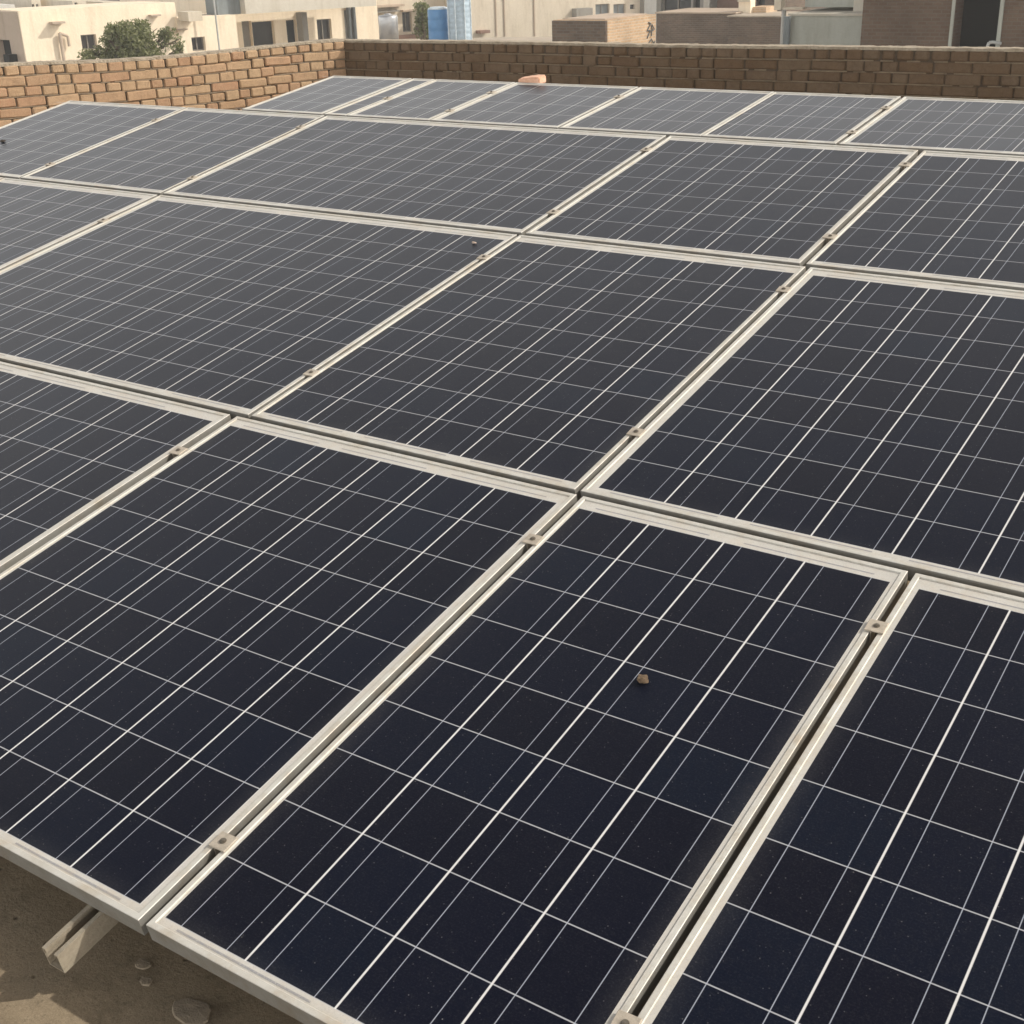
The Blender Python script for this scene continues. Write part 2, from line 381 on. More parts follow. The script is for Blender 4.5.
# ------------------------------------------------------------------ brick parapets
def brick_wall(name, p0, p1, nrm, label, ph, wave, seed, head=0.100, inset=0.0, mat='brick'):
    """English-bond wall of single bricks; p0->p1 is the inner face line at top"""
    rnd = random.Random(seed)
    root = empty(name, (p0.x, p0.y, ZR)); tag(root, label, "brick wall", "rough brick parapet walls round the roof")
    d = (p1 - p0); L = d.length; d.normalize(); H = WT - ZR; nc = int(H / ph) + 1
    up = Vector((0, 0, 1)); loc = root.location
    bb = MB(); capm = 0.012
    def z_at(s): return wave * noise.noise(Vector((s * 0.55 + seed, seed * 1.7, 0))) if wave else 0
    for c in range(nc):
        zt = WT - capm - c * ph; zb = zt - ph
        if zb < ZR + 0.004: zb = ZR + 0.004
        if zt - zb < 0.02: break
        s = inset + (0.0 if c % 2 == 0 else -0.04) - rnd.random() * 0.03
        while s < L:
            if c % 2 == 0: w = head * rnd.uniform(0.9, 1.1)
            else: w = (head * 2.02 if rnd.random() < 0.72 else head) * rnd.uniform(0.94, 1.06)
            if c % 2 == 0 and c > 0 and rnd.random() < 0.10: w = head * 2
            gap = 0.0075 * rnd.uniform(0.5, 1.7)
            if rnd.random() < 0.10: gap *= 0.15
            a, b = max(s, inset), min(s + w, L)
            if b - a > 0.025:
                mid = (a + b) / 2; dz = z_at(mid)
                pr = rnd.uniform(-0.004, 0.007)
                depth = 0.10 if c > 0 else TH - 0.008
                cz = (zt + zb) / 2 + dz; hh = zt - zb - 0.0045 * rnd.uniform(0.6, 1.6)
                cen = Vector((p0.x, p0.y, 0)) + d * mid - nrm * (depth / 2 - pr) + up * cz
                rot = rnd.uniform(-0.035, 0.035)
                ax = (d * math.cos(rot) + up * math.sin(rot), nrm, up * math.cos(rot) - d * math.sin(rot))
                bb.box(cen - loc, (b - a - gap, depth, hh), ax, ch=rnd.uniform(0.004, 0.010) if c else rnd.uniform(0.006, 0.013))
            s += w
    beds = MB(); nb = 60
    for c in range(1, nc + 1):
        zc = WT - capm - c * ph
        if zc < ZR + .02: break
        for i in range(nb):
            a, b = inset + (L - inset) * i / nb, inset + (L - inset) * (i + 1) / nb; mid = (a + b) / 2
            o1 = 0.0018 * noise.noise(Vector((a * 9, c * 3.1, seed))) - 0.0022
            ln = (b - a) * (1 if noise.noise(Vector((a * 3, c * 7.7, seed))) > -.28 else .5)
            tl = (z_at(b) - z_at(a)) / (b - a); dd = (d + up * tl).normalized()
            beds.box(Vector((p0.x, p0.y, 0)) + d * mid + up * (zc + z_at(mid)) - nrm * (0.02 - o1) - loc, (ln, 0.04, 0.0085), (dd, nrm, nrm.cross(dd) * (1 if nrm.cross(dd).z > 0 else -1)), ch=0.0025)
    beds.build("mortar_beds", M['bed'], root)
    bricks = bb.build("bricks", M[mat], root)
    # mortar core, recessed behind the brick faces
    mm = MB(); nseg = 40
    for (face_off, back) in ((-0.010, -TH + 0.002),):
        for i in range(nseg):
            a, b = inset + (L - inset) * i / nseg, inset + (L - inset) * (i + 1) / nseg
            za, zb_ = WT - capm - 0.006 + z_at(a), WT - capm - 0.006 + z_at(b)
            q = lambda s_, off, z: Vector((p0.x, p0.y, 0)) + d * s_ + nrm * off + up * z - loc
            mm.face([q(a, face_off, ZR), q(b, face_off, ZR), q(b, face_off, zb_), q(a, face_off, za)])
            mm.face([q(b, back, ZR), q(a, back, ZR), q(a, back, za), q(b, back, zb_)])
            mm.face([q(a, face_off, za), q(b, face_off, zb_), q(b, back, zb_), q(a, back, za)])
    mm.face([q(L, face_off, ZR), q(L, back, ZR), q(L, back, WT - capm - 0.006 + z_at(L)), q(L, face_off, WT - capm - 0.006 + z_at(L))])
    mm.build("mortar", M['mortar'], root)
    # rough mortar skim on top
    cm = MB(); ns = int(L / 0.02); rows = []
    for i in range(ns + 1):
        s_ = inset + (L - inset) * i / ns; r_ = []
        for j, t in enumerate((0.0, 0.0, 0.2, 0.5, 0.8, 1.0, 1.0)):
            nz = noise.noise(Vector((s_ * 14, j * 1.3, seed))); nz2 = noise.noise(Vector((s_ * 55, j * 3.3, seed + 4)))
            off = 0.001 - t * (TH - 0.004) + (0.006 * nz2 - 0.005 if j < 2 else 0) + (0.004 * nz if 0 < j < 6 else 0)
            z = WT + z_at(s_) + (0.004 * nz + 0.003 * nz2 if 0 < j < 6 else 0)
            if j in (0, 6): z = WT - capm - 0.004 + z_at(s_)
            r_.append(Vector((p0.x, p0.y, 0)) + d * s_ + nrm * off + up * z - loc)
        rows.append(r_)
    vs = [p for r_ in rows for p in r_]; fs = []
    for i in range(ns):
        for j in range(6): a = i * 7 + j; fs.append((a, a + 7, a + 8, a + 1))
    cm.mesh(vs, fs); cm.build("mortar_cap", M['cap'], root, smooth=False)
    return root
PH = 0.0618
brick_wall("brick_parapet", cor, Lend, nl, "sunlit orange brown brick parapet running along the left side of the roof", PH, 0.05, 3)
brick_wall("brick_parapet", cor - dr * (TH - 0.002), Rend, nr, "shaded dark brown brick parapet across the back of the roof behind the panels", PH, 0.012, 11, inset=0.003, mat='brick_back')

# ------------------------------------------------------------------ solar panels
UA = 1.2685109445938467 * 0.14; VS = 0.14
ex = Vector((1, 0, 0)); ey = Vector((0, math.cos(TILT), math.sin(TILT))); ez = Vector((0, -math.sin(TILT), math.cos(TILT)))
def P(u, v, h=0.0): return ex * (u * UA) - ey * (v * VS) + ez * h
FD = 0.036; LIP = 0.011
G4V = -17.56; G4A = R(-2.57)                                       # the back row lies a little flatter
def ring(mbx, w, h, prof, z_inset=True):
    n = len(prof); vs = []
    for (d, z) in prof: vs += [(d, d, z), (w - d, d, z), (w - d, h - d, z), (d, h - d, z)]
    fs = []
    for k in range(n):
        a, b = k * 4, ((k + 1) % n) * 4
        for i in range(4): j = (i + 1) % 4; fs.append((a + i, a + j, b + j, b + i))
    mbx.mesh(vs, fs)
def panel(u0, u1, v0, v1, c0, c1, w0, w1, ref, pitch, nrow, label, row4=False, off=0.0):
    """outer u0..u1, v0..v1 (v0 = upper edge); cells c0..c1, w0..w1; ref = u of one column line"""
    if row4:
        org = P(u0, G4V); rot = TILT + G4A; H = 4.93 * VS
    else:
        org = P(u0, v1); rot = TILT; H = (v1 - v0) * VS
    org = org + ez * off
    Wd = (u1 - u0) * UA
    root = empty("solar_panel", org, (rot, 0, 0)); tag(root, label, "solar panel", "solar panels in four tilted rows")
    f = MB()
    ring(f, Wd, H, [(0.0, -FD), (0.0, -0.0010), (0.0010, 0.0), (LIP - 0.001, 0.0), (LIP, -0.001), (LIP, -0.0065), (0.0022, -0.0065), (0.0022, -FD + 0.002), (0.028, -FD + 0.002), (0.028, -FD)])
    fo = f.build("frame", mats=[M['alu'], M['alu_side']], parent=root)
    bm = bmesh.new(); bm.from_mesh(fo.data); bmesh.ops.recalc_face_normals(bm, faces=bm.faces)
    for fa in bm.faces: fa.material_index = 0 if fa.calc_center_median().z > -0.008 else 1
    bm.to_mesh(fo.data); bm.free()
    # laminate: cells area + backsheet border + connecting ribbons
    zt = -0.0030; d0 = 0.003
    cx0, cx1 = (c0 - u0) * UA, (c1 - u0) * UA
    if row4: cy0, cy1 = 0.032, H - 0.030
    else: cy0, cy1 = (v1 - w1) * VS, (v1 - w0) * VS
    xs = [d0, cx0, cx1, Wd - d0]; ys = [d0, cy0, cy1, H - d0]
    me = bpy.data.meshes.new("cell_sheet"); vs = []; fs = []; mi = []
    for i in range(3):
        for j in range(3):
            n = len(vs); vs += [(xs[i], ys[j], zt), (xs[i + 1], ys[j], zt), (xs[i + 1], ys[j + 1], zt), (xs[i], ys[j + 1], zt)]
            fs.append((n, n + 1, n + 2, n + 3)); mi.append(0 if (i, j) == (1, 1) else 1)
    n = len(vs); vs += [(d0, d0, zt - 0.004), (Wd - d0, d0, zt - 0.004), (Wd - d0, H - d0, zt - 0.004), (d0, H - d0, zt - 0.004)]
    fs.append((n + 3, n + 2, n + 1, n)); mi.append(1)
    phase = (c0 - ref) / pitch; k0 = math.floor(phase + 0.01); nc = (c1 - c0) / pitch
    uu = lambda x: (u0 + x / UA - ref) / pitch
    px = pitch * UA
    for side in (0, 1):
        yb = (cy0 - 0.010, cy0 - 0.0065) if side == 0 else (cy1 + 0.0105, cy1 + 0.014)
        k = k0
        while k + 1.0 < phase + nc - 0.4:
            a = (ref + (k + 0.22) * pitch - u0) * UA; b = (ref + (k + 1.78) * pitch - u0) * UA
            n = len(vs); vs += [(a, yb[0], zt + 0.0003), (b, yb[0], zt + 0.0003), (b, yb[1], zt + 0.0003), (a, yb[1], zt + 0.0003)]
            fs.append((n, n + 1, n + 2, n + 3)); mi.append(2); k += 2
    me.from_pydata(vs, [], fs); me.update(); me.polygons.foreach_set('material_index', mi)
    l1 = me.uv_layers.new(name="cells"); l2 = me.uv_layers.new(name="near"); l3 = me.uv_layers.new(name="far")
    for lp in me.loops:
        x, y, _ = me.vertices[lp.vertex_index].co
        l1.data[lp.index].uv = (uu(x) + 50, (y - cy0) / (cy1 - cy0) * nrow + 50)
        l2.data[lp.index].uv = (x - LIP, y - LIP); l3.data[lp.index].uv = (Wd - LIP - x, H - LIP - y)
    link("cell_sheet", me, mats=[M['cells'], M['back'], M['ribbon']], parent=root)
    return root
r1 = dict(v0=-0.31, v1=9.18, w0=0.0, w1=9.0, nrow=9)
r2 = dict(v0=-9.85, v1=-0.43, w0=-9.51, w1=-0.64, nrow=9)
r3 = dict(v0=-17.43, v1=-9.99, w0=-17.12, w1=-10.22, nrow=7)
r4 = dict(v0=0, v1=0, w0=0, w1=0, nrow=4, row4=True)
T = [
 (r1, -12.22, -6.29, -12.07, -6.42, -7.33, .942, "front row panel cut off by the left edge, behind the seam clamp there"),
 (r1, -6.14, -.165, -6.045, -.30, -6.052, .959, "big dark navy front row panel directly above the rail end poking out"),
 (r1, -.068, 4.065, .02, 3.955, 0., .993, "narrow four column front row panel with the small stone on its glass"),
 (r1, 4.15, 10.10, 4.27, 9.98, 4.26, .957, "front row panel in the bottom right corner, right of the panel with the stone"),
 (r2, -27.0, -21.55, -26.85, -21.67, -26.85, .863, "second row panel whose corner tip only just enters at the left edge"),
 (r2, -21.49, -15.90, -21.36, -16.10, -16.08, .88, "second row panel at the left edge, left of the wide one with a pale crumb"),
 (r2, -15.80, -6.00, -15.63, -6.09, -15.63, .954, "wide ten column second row panel with a pale crumb near its upper right corner"),
 (r2, -5.93, -.25, -5.85, -.33, -5.895, .930, "second row panel in the middle of the photo behind the big front navy one"),
 (r2, -.165, 5.85, .0, 5.72, -.01, .951, "large second row panel at the right edge, behind the one with the stone"),
 (r3, -26.10, -21.09, -25.97, -21.20, -25.95, .79, "third row panel farthest left, with a dark speck and the brick wall beside it"),
 (r3, -21.02, -15.93, -20.92, -16.03, -20.94, .834, "third row panel second from the left wall"),
 (r3, -15.84, -5.97, -15.66, -6.07, -15.67, .873, "extra wide eleven column panel in the third row"),
 (r3, -5.87, -.40, -5.76, -.50, -5.765, .882, "six column third row panel right of the extra wide one"),
 (r3, -.29, 5.30, -.21, 5.20, -.25, .91, "third row panel cut off by the right edge of the photo"),
 (r4, -19.02, -16.12, -18.90, -16.30, -18.87, .66, "back row panel at the far left beside the corner of the two walls"),
 (r4, -16.05, -15.30, -15.93, -15.42, -16.03, .66, "narrow single column strip panel in the back row between two pale frames"),
 (r4, -15.26, -12.60, -15.10, -12.75, -14.49, .66, "back row panel in front of the blue tanks, right of the narrow strip panel"),
 (r4, -12.56, -8.86, -12.38, -8.97, -12.40, .70, "back row panel with the orange clay brick on its top edge"),
 (r4, -8.80, -5.19, -8.66, -5.25, -8.70, .69, "back row panel right of the one carrying the orange clay brick"),
 (r4, -5.17, -2.14, -5.12, -2.25, -5.535, .66, "back row panel with a very narrow first column of cells"),
 (r4, -2.06, 2.07, -1.93, 1.95, -1.92, .645, "back row panel at the right edge of the photo"),
]
panels = []
for k, (rw, u0, u1, c0, c1, ref, pt, lb) in enumerate(T):
    panels.append(panel(u0, u1, rw['v0'], rw['v1'], c0, c1, rw['w0'], rw['w1'], ref, pt, rw['nrow'], lb, rw.get('row4', False)))

def P4(u, w, h=0.0):          # back row plane: w row units up from its lower edge
    e = Vector((0, math.cos(TILT + G4A), math.sin(TILT + G4A))); n = Vector((0, -e.z, e.y))
    return P(u, G4V) + e * (w * VS) + n * h

# ------------------------------------------------------------------ clamps
def clamp_meshes():
    a = MB(); a.box((0, 0, 0.0025), (0.036, 0.034, 0.003), ch=0.0008)
    a.box((-0.0062, 0, -0.012), (0.002, 0.033, 0.0255)); 
    me1 = a.build("plate", M['clamp']); 
    b = MB(); b.lathe((0, 0, 0.0042), [(0.0062, 0), (0.0062, 0.0010)], 16)
    n = 6; b.tube((0, 0, 0.0054), (0, 0, 0.0074), 0.0044, 6); b.tube((0, 0, -0.05), (0, 0, 0.0082), 0.0022, 8)
    me2 = b.build("bolt", M['bolt'])
    return me1, me2
pl0, bo0 = clamp_meshes()
CL = [ # u, v, scale in u, label
 (-.115, 7.88, "rust stained clamp nearest the bottom left corner, between the two front panels"),
 (-.12, 1.08, "clamp at the upper end of the front gap, left of the panel with the stone"),
 (4.107, 1.05, "clamp with a round bolt between the stone panel and the bottom right panel"),
 (4.107, 7.80, "clamp cut by the bottom edge of the photo in the front right gap"),
 (-.21, -2.39, "clamp in the middle gap of the second row, lower of the two on that seam"),
 (-.21, -8.60, "clamp in the middle gap of the second row, upper of the two on that seam"),
 (-.345, -11.50, "lower clamp of the third row seam below the two back right panels"),
 (-.345, -16.29, "upper clamp of the third row seam near the junction with the back row"),
 (-6.215, 1.15, "clamp on the seam at the left between the two front row panels"),
 (-5.965, -2.24, "lower clamp on the seam beside the wide second row panel with the crumb"),
 (-5.965, -8.38, "upper clamp on the second row seam, next to the pale crumb"),
 (-5.92, -11.36, "lower clamp on the right side of the extra wide third row panel"),
 (-5.92, -16.15, "upper clamp on the right side of the extra wide third row panel"),
 (-15.885, -11.27, "lower clamp on the left side of the extra wide third row panel"),
 (-15.885, -16.17, "upper clamp on the left side of the extra wide third row panel"),
 (-15.85, -7.73, "clamp on the left side of the wide ten column second row panel"),
 (-21.055, -11.24, "lower clamp on the third row seam nearest the left brick wall"),
 (-21.055, -15.93, "upper clamp on the third row seam nearest the left brick wall"),
]
CL4 = [(-15.28, 2.2, "clamp on the back row seam right of the narrow strip panel"),
 (-12.58, 1.1, "lower clamp on the back row seam left of the orange brick"),
 (-12.58, 3.45, "upper clamp on the back row seam left of the orange brick"),
 (-8.83, 3.6, "clamp high on the back row seam in the middle of the photo"),
 (-2.10, 1.05, "lower clamp on the back row seam toward the right"),
 (-2.10, 3.6, "upper clamp on the back row seam toward the right")]
first = True
rnd = random.Random(5)
for lst, fn, rt in ((CL, P, TILT), (CL4, P4, TILT + G4A)):
    for u, v, lb in lst:
        r_ = empty("panel_clamp", fn(u, v), (rt, 0, rnd.uniform(-0.06, 0.06))); tag(r_, lb, "clamp", "clamps holding the panels down")
        if first:
            pl0.parent = r_; bo0.parent = r_; first = False
        else:
            for q in (pl0, bo0):
                c = q.copy(); col.objects.link(c); c.parent = r_
        far = v < -9 or lst is CL4
        r_.scale = (1.0 if not far else 1.05, 1.0, 1.0)

# ------------------------------------------------------------------ mounting rails and posts
def rail(u0, u1, va, vb, label):
    h0 = -FD - 0.0005; w = (u1 - u0) * UA; ht = 0.041; t = 0.0022; lipw = w * 0.22
    org = P(u0, vb, h0); L = (vb - va) * VS
    root = empty("mounting_rail", org, (TILT, 0, 0)); tag(root, label, "rail", "steel channels under the panels")
    pts = [(lipw, -0.007), (lipw, 0), (0, 0), (0.004, -ht * .45), (0, -ht), (w, -ht), (w - 0.004, -ht * .45), (w, 0), (w - lipw, 0), (w - lipw, -0.007),
           (w - lipw - 0, -0.007)]
    outer = [(lipw, -0.008), (lipw, 0), (0, 0), (0, -ht), (w, -ht), (w, 0), (w - lipw, 0), (w - lipw, -0.008)]
    inner = [(lipw - t, -0.008), (lipw - t, -t), (t, -t), (t, -ht + t), (w - t, -ht + t), (w - t, -t), (w - lipw + t, -t), (w - lipw + t, -0.008)]
    b = MB(); n = len(outer); vs = []
    for y in (0, L): vs += [(x, y, z) for x, z in outer] + [(x, y, z) for x, z in inner]
    fs = []
    for i in range(n - 1):
        fs.append((i, i + 1, 2 * n + i + 1, 2 * n + i)); fs.append((n + i + 1, n + i, 3 * n + i, 3 * n + i + 1))
        fs.append((i + 1, i, n + i, n + i + 1)); fs.append((2 * n + i, 2 * n + i + 1, 3 * n + i + 1, 3 * n + i))
    fs += [(0, 2 * n, 3 * n, n), (n - 1, 2 * n - 1, 4 * n - 1, 3 * n - 1)]
    b.mesh(vs, fs); ro = b.build("channel", M['rail'], root)
    bm = bmesh.new(); bm.from_mesh(ro.data); bmesh.ops.recalc_face_normals(bm, faces=bm.faces); bm.to_mesh(ro.data); bm.free()
    # posts standing on the slab
    v = vb - 4.5
    while v > va:
        q = P((u0 + u1) / 2, v, h0 - ht - 0.001)
        p = MB(); inv = Matrix.Rotation(-TILT, 4, 'X')
        hh = q.z - ZR
        p.box((0, 0, -hh / 2 + 0.003), (0.034, 0.034, hh - 0.012)); p.box((0, 0, -hh + 0.0035), (0.11, 0.11, 0.007))
        vs_ = [inv @ Vector(c) for c in p.v]; p.v = [tuple(c) for c in vs_]
        po = p.build("leg", M['rail'], root); po.location = inv @ (q - org)
        v -= 6.4
    return root
rail(-.93, -.72, -16.9, 9.86, "galvanised steel channel end sticking out from under the front row onto the bare roof")
rail(-9.6, -9.39, -16.9, 8.6, "hidden steel channel under the left end of the front row panels")
rail(2.2, 2.41, -16.9, 8.6, "hidden steel channel under the narrow front panel with the stone")
rail(7.0, 7.21, -16.9, 8.6, "hidden steel channel under the bottom right panel")

# ------------------------------------------------------------------ small loose things
def lump(name, loc, r, mat, seed, squash=0.7, sub=3, rough=0.35):
    bm = bmesh.new(); bmesh.ops.create_icosphere(bm, subdivisions=sub, radius=1.0)
    for v in bm.verts:
        n1 = noise.noise(v.co * 1.6 + Vector((seed, 0, 0))); n2 = noise.noise(v.co * 4.5 + Vector((0, seed, 0)))
        v.co *= 1 + rough * n1 + rough * 0.5 * n2; v.co.z *= squash
        v.co *= r
    me = bpy.data.meshes.new(name); bm.to_mesh(me); bm.free()
    o = link(name, me, mat); o.location = loc; return o
stone_m = plain("crumbly_stone", (0.30, 0.21, 0.13), 0.95, 0.55, 220, 0.9, bd=0.003)
def onp(x, y, h=0.0):
    d = ray(x, y); t = ((ez * h) - CAM).dot(ez) / d.dot(ez); return CAM + d * t
o = lump("stone", onp(642.5, 680, 0.002) + ez * 0.003, 0.0105, stone_m, 3, 0.6, 3, 0.5); o.scale = (1.15, 0.85, 1)
tag(o, "small crumbly brown stone lying on the narrow front panel", "stone")
o = lump("crumb", onp(474, 243, 0.0) + ez * 0.0015, 0.0105, plain("pale_crumb", (0.62, 0.48, 0.38), 0.9, 0.3, 200, 0.5), 9, 0.45, 2, 0.4); o.scale = (0.9, 0.5, 0.7)
tag(o, "pale pinkish crumb of plaster on the wide second row panel", "crumb")
o = lump("leaf_litter", onp(3, 141.5, 0.0) + ez * 0.003, 0.02, plain("dry_litter", (0.09, 0.07, 0.055), 0.95, 0.4, 150, 0.5), 5, 0.35, 2, 0.5); o.scale = (0.9, 0.45, 0.8)
tag(o, "dark dry scrap of litter on the third row panel at the left edge", "litter")

def clay_brick():
    c = P4(-11.33, 4.93) ; root_p = P4(-11.42, 4.90, 0.0)
    bm = bmesh.new(); bmesh.ops.create_cube(bm, size=1.0)
    for v in bm.verts: v.co = Vector((v.co.x * 0.126, v.co.y * 0.06, v.co.z * 0.034))
    bmesh.ops.bevel(bm, geom=bm.edges[:], offset=0.005, segments=2, affect='EDGES')
    bmesh.ops.subdivide_edges(bm, edges=[e for e in bm.edges if e.calc_length() > 0.02], cuts=5, use_grid_fill=True)
    for v in bm.verts:
        t = (v.co.x + 0.075) / 0.15
        if v.co.z > 0: v.co.z *= 0.30 + 0.75 * min(1, t * 1.5)       # broken wedge end
        v.co += v.normal * 0.0025 * noise.noise(v.co * 60)
    me = bpy.data.meshes.new("clay_brick"); bm.to_mesh(me); bm.free()
    q = N("orange_clay"); v = q.pos(); q.base(q.mix(q.ramp(q.noise(v, 60, 5, .7), .3, .7), (0.66, 0.37, 0.24), (0.78, 0.50, 0.36))); q.rough(.9); q.bump(q.noise(v, 150, 4, .7), .5, .003)
    o = link("clay_brick", me, q.m); e = Vector((0, math.cos(TILT + G4A), math.sin(TILT + G4A)))
    o.location = P4(-12.18, 4.93 + 0.235, 0.006); o.rotation_euler = (TILT + G4A, 0, R(-3))
    tag(o, "broken orange clay brick lying on the top edge of the back row", "brick")
clay_brick()

def flake(px, py, r, seed, label):
    c = onz(px, py, ZR); rnd = random.Random(seed); n = 16; vs = []; 
    for k, (rr, z) in enumerate(((1.0, 0.0005), (0.93, 0.0035), (0.5, 0.0042))):
        for i in range(n):
            a = 2 * math.pi * i / n; q = 1 + 0.28 * noise.noise(Vector((math.cos(a) * 1.3 + seed, math.sin(a) * 1.3, 0)))
            vs.append((r * rr * q * math.cos(a) * 1.15, r * rr * q * math.sin(a) * 0.85, z + 0.0008 * rnd.random()))
    fs = []
    for k in range(2): fs += [(k * n + i, k * n + (i + 1) % n, (k + 1) * n + (i + 1) % n, (k + 1) * n + i) for i in range(n)]
    fs.append(tuple(2 * n + i for i in range(n)))
    b = MB(); b.mesh(vs, fs); o = b.build("plaster_flake", M['flake'], smooth=False); o.location = c
    tag(o, label, "plaster flake")
M['flake'] = plain("old_plaster", (0.255, 0.205, 0.145), 0.95, 0.3, 40, 0.3, bd=0.003)
flake(191, 1012, 0.030, 2, "large flat flake of old plaster on the roof at the bottom edge")
flake(143, 965, 0.0125, 6, "small pale flake of plaster on the roof below the panel corner")
flake(146, 982, 0.010, 8, "smallest plaster flake, just below the small pale one")

# ------------------------------------------------------------------ background buildings
def uv_box(me):
    """planar UVs in metres: horizontal run and height, for brick courses"""
    l = me.uv_layers.new(name="UVMap")
    for p in me.polygons:
        n = p.normal
        if abs(n.z) > 0.7: ax, ay = Vector((1, 0, 0)), Vector((0, 1, 0))
        else:
            ax = Vector((-n.y, n.x, 0)).normalized(); ay = Vector((0, 0, 1))
        for li in p.loop_indices:
            c = me.vertices[me.loops[li].vertex_index].co; l.data[li].uv = (c.dot(ax) + 100, c.dot(ay) + 100)

class Facade:
    """vertical plane through the sight line of (x0,y0) at distance D running in direction yaw"""
    def __init__(s, x0, y0, D, yaw):
        s.p = at(x0, y0, D); a = R(yaw); s.d = Vector((math.cos(a), math.sin(a), 0)); s.n = Vector((s.d.y, -s.d.x, 0))
        if s.n.dot(CAM - s.p) < 0: s.n = -s.n
        s.ztop = s.p.z
    def hit(s, x, y):
        d = ray(x, y); t = (s.p - CAM).dot(s.n) / d.dot(s.n); q = CAM + d * t; return (q - s.p).dot(s.d), q.z
    def pt(s, a, z, off=0.0): return Vector((s.p.x, s.p.y, 0)) + s.d * a + s.n * off + Vector((0, 0, z))

def volume(parent, part, fc, x1, depth, mat, openings=(), zbase=None, ztop=None, pane=None, s0=0.0, panes='window', rec=0.25, x1_y=20):
    """box whose front is the facade from s0 to the sight line x1, real recessed openings (pixel rectangles)"""
    s1 = fc.hit(x1, x1_y)[0]; zt = fc.ztop if ztop is None else ztop; zb = ZG if zbase is None else zbase
    loc = parent.location; b = MB(); ops = []
    for op in openings:
        (xa, ya, xb, yb) = op[:4]
        xm, ym = (xa + xb) / 2, (ya + yb) / 2
        a0 = fc.hit(xa, ym)[0]; a1 = fc.hit(xb, ym)[0]; z1 = fc.hit(xm, ya)[1]; z0 = fc.hit(xm, yb)[1]
        ops.append((a0, z0, a1, min(z1, zt - 0.05), op[4] if len(op) > 4 else panes, op[5] if len(op) > 5 else pane))
    ss = sorted({s0, s1, *[q[0] for q in ops], *[q[2] for q in ops]}); zs = sorted({zb, zt, *[q[1] for q in ops], *[q[3] for q in ops]})
    F = lambda a, z, off=0.0: fc.pt(a, z, off) - loc
    for i in range(len(ss) - 1):
        for j in range(len(zs) - 1):
            cs, cz = (ss[i] + ss[i + 1]) / 2, (zs[j] + zs[j + 1]) / 2
            if any(q[0] < cs < q[2] and q[1] < cz < q[3] for q in ops): continue
            b.face([F(ss[i], zs[j]), F(ss[i + 1], zs[j]), F(ss[i + 1], zs[j + 1]), F(ss[i], zs[j + 1])])
    for (a0, z0, a1, z1, nm, pm) in ops:
        b.face([F(a0, z0), F(a0, z0, -rec), F(a0, z1, -rec), F(a0, z1)]); b.face([F(a1, z0), F(a1, z1), F(a1, z1, -rec), F(a1, z0, -rec)])
        b.face([F(a0, z1), F(a0, z1, -rec), F(a1, z1, -rec), F(a1, z1)]); b.face([F(a0, z0), F(a1, z0), F(a1, z0, -rec), F(a0, z0, -rec)])
    b.face([F(s0, zb), F(s0, zt), F(s0, zt, -depth), F(s0, zb, -depth)]); b.face([F(s1, zb), F(s1, zb, -depth), F(s1, zt, -depth), F(s1, zt)])
    b.face([F(s0, zb, -depth), F(s0, zt, -depth), F(s1, zt, -depth), F(s1, zb, -depth)])
    b.face([F(s0, zt), F(s1, zt), F(s1, zt, -depth), F(s0, zt, -depth)])
    o = b.build(part, mat, parent)
    bm = bmesh.new(); bm.from_mesh(o.data); bmesh.ops.remove_doubles(bm, verts=bm.verts, dist=1e-4); bmesh.ops.recalc_face_normals(bm, faces=bm.faces); bm.to_mesh(o.data); bm.free()
    uv_box(o.data)
    for (a0, z0, a1, z1, nm, pm) in ops:
        w = MB(); w.face([F(a0, z0, -rec + .02), F(a1, z0, -rec + .02), F(a1, z1, -rec + .02), F(a0, z1, -rec + .02)])
        wo = w.build(nm, pm or M['dark_glass'], parent)
        if a1 - a0 > 0.5 and nm == 'window':
            g = MB(); t = 0.045; off = -rec + .05
            for (q0, q1, r0, r1_) in ((a0, a0 + t, z0, z1), (a1 - t, a1, z0, z1), (a0 + t, a1 - t, z0, z0 + t), (a0 + t, a1 - t, z1 - t, z1), ((a0 + a1) / 2 - t / 2, (a0 + a1) / 2 + t / 2, z0 + t, z1 - t)):
                g.box(F((q0 + q1) / 2, (r0 + r1_) / 2, off), (q1 - q0, 0.05, r1_ - r0), (fc.d, fc.n, Vector((0, 0, 1))))
            g.build("window_frame", M['wframe'], wo)
    return o, s1
def fbox(parent, part, fc, x0, y0, x1, y1, thick, mat, off=0.0):
    """box standing proud of a facade over a pixel rectangle"""
    xm, ym = (x0 + x1) / 2, (y0 + y1) / 2
    a0 = fc.hit(x0, ym)[0]; a1 = fc.hit(x1, ym)[0]; z1 = fc.hit(xm, y0)[1]; z0 = fc.hit(xm, y1)[1]
    b = MB(); b.box(fc.pt((a0 + a1) / 2, (z0 + z1) / 2, off + thick / 2) - (parent.location if parent else Vector()), (a1 - a0, thick, z1 - z0), (fc.d, fc.n, Vector((0, 0, 1))))
    o = b.build(part, mat, parent); uv_box(o.data); return o
def house(name, fc, label, cat="building", group=None):
    e = empty(name, fc.pt(0, ZG)); tag(e, label, cat, group); return e

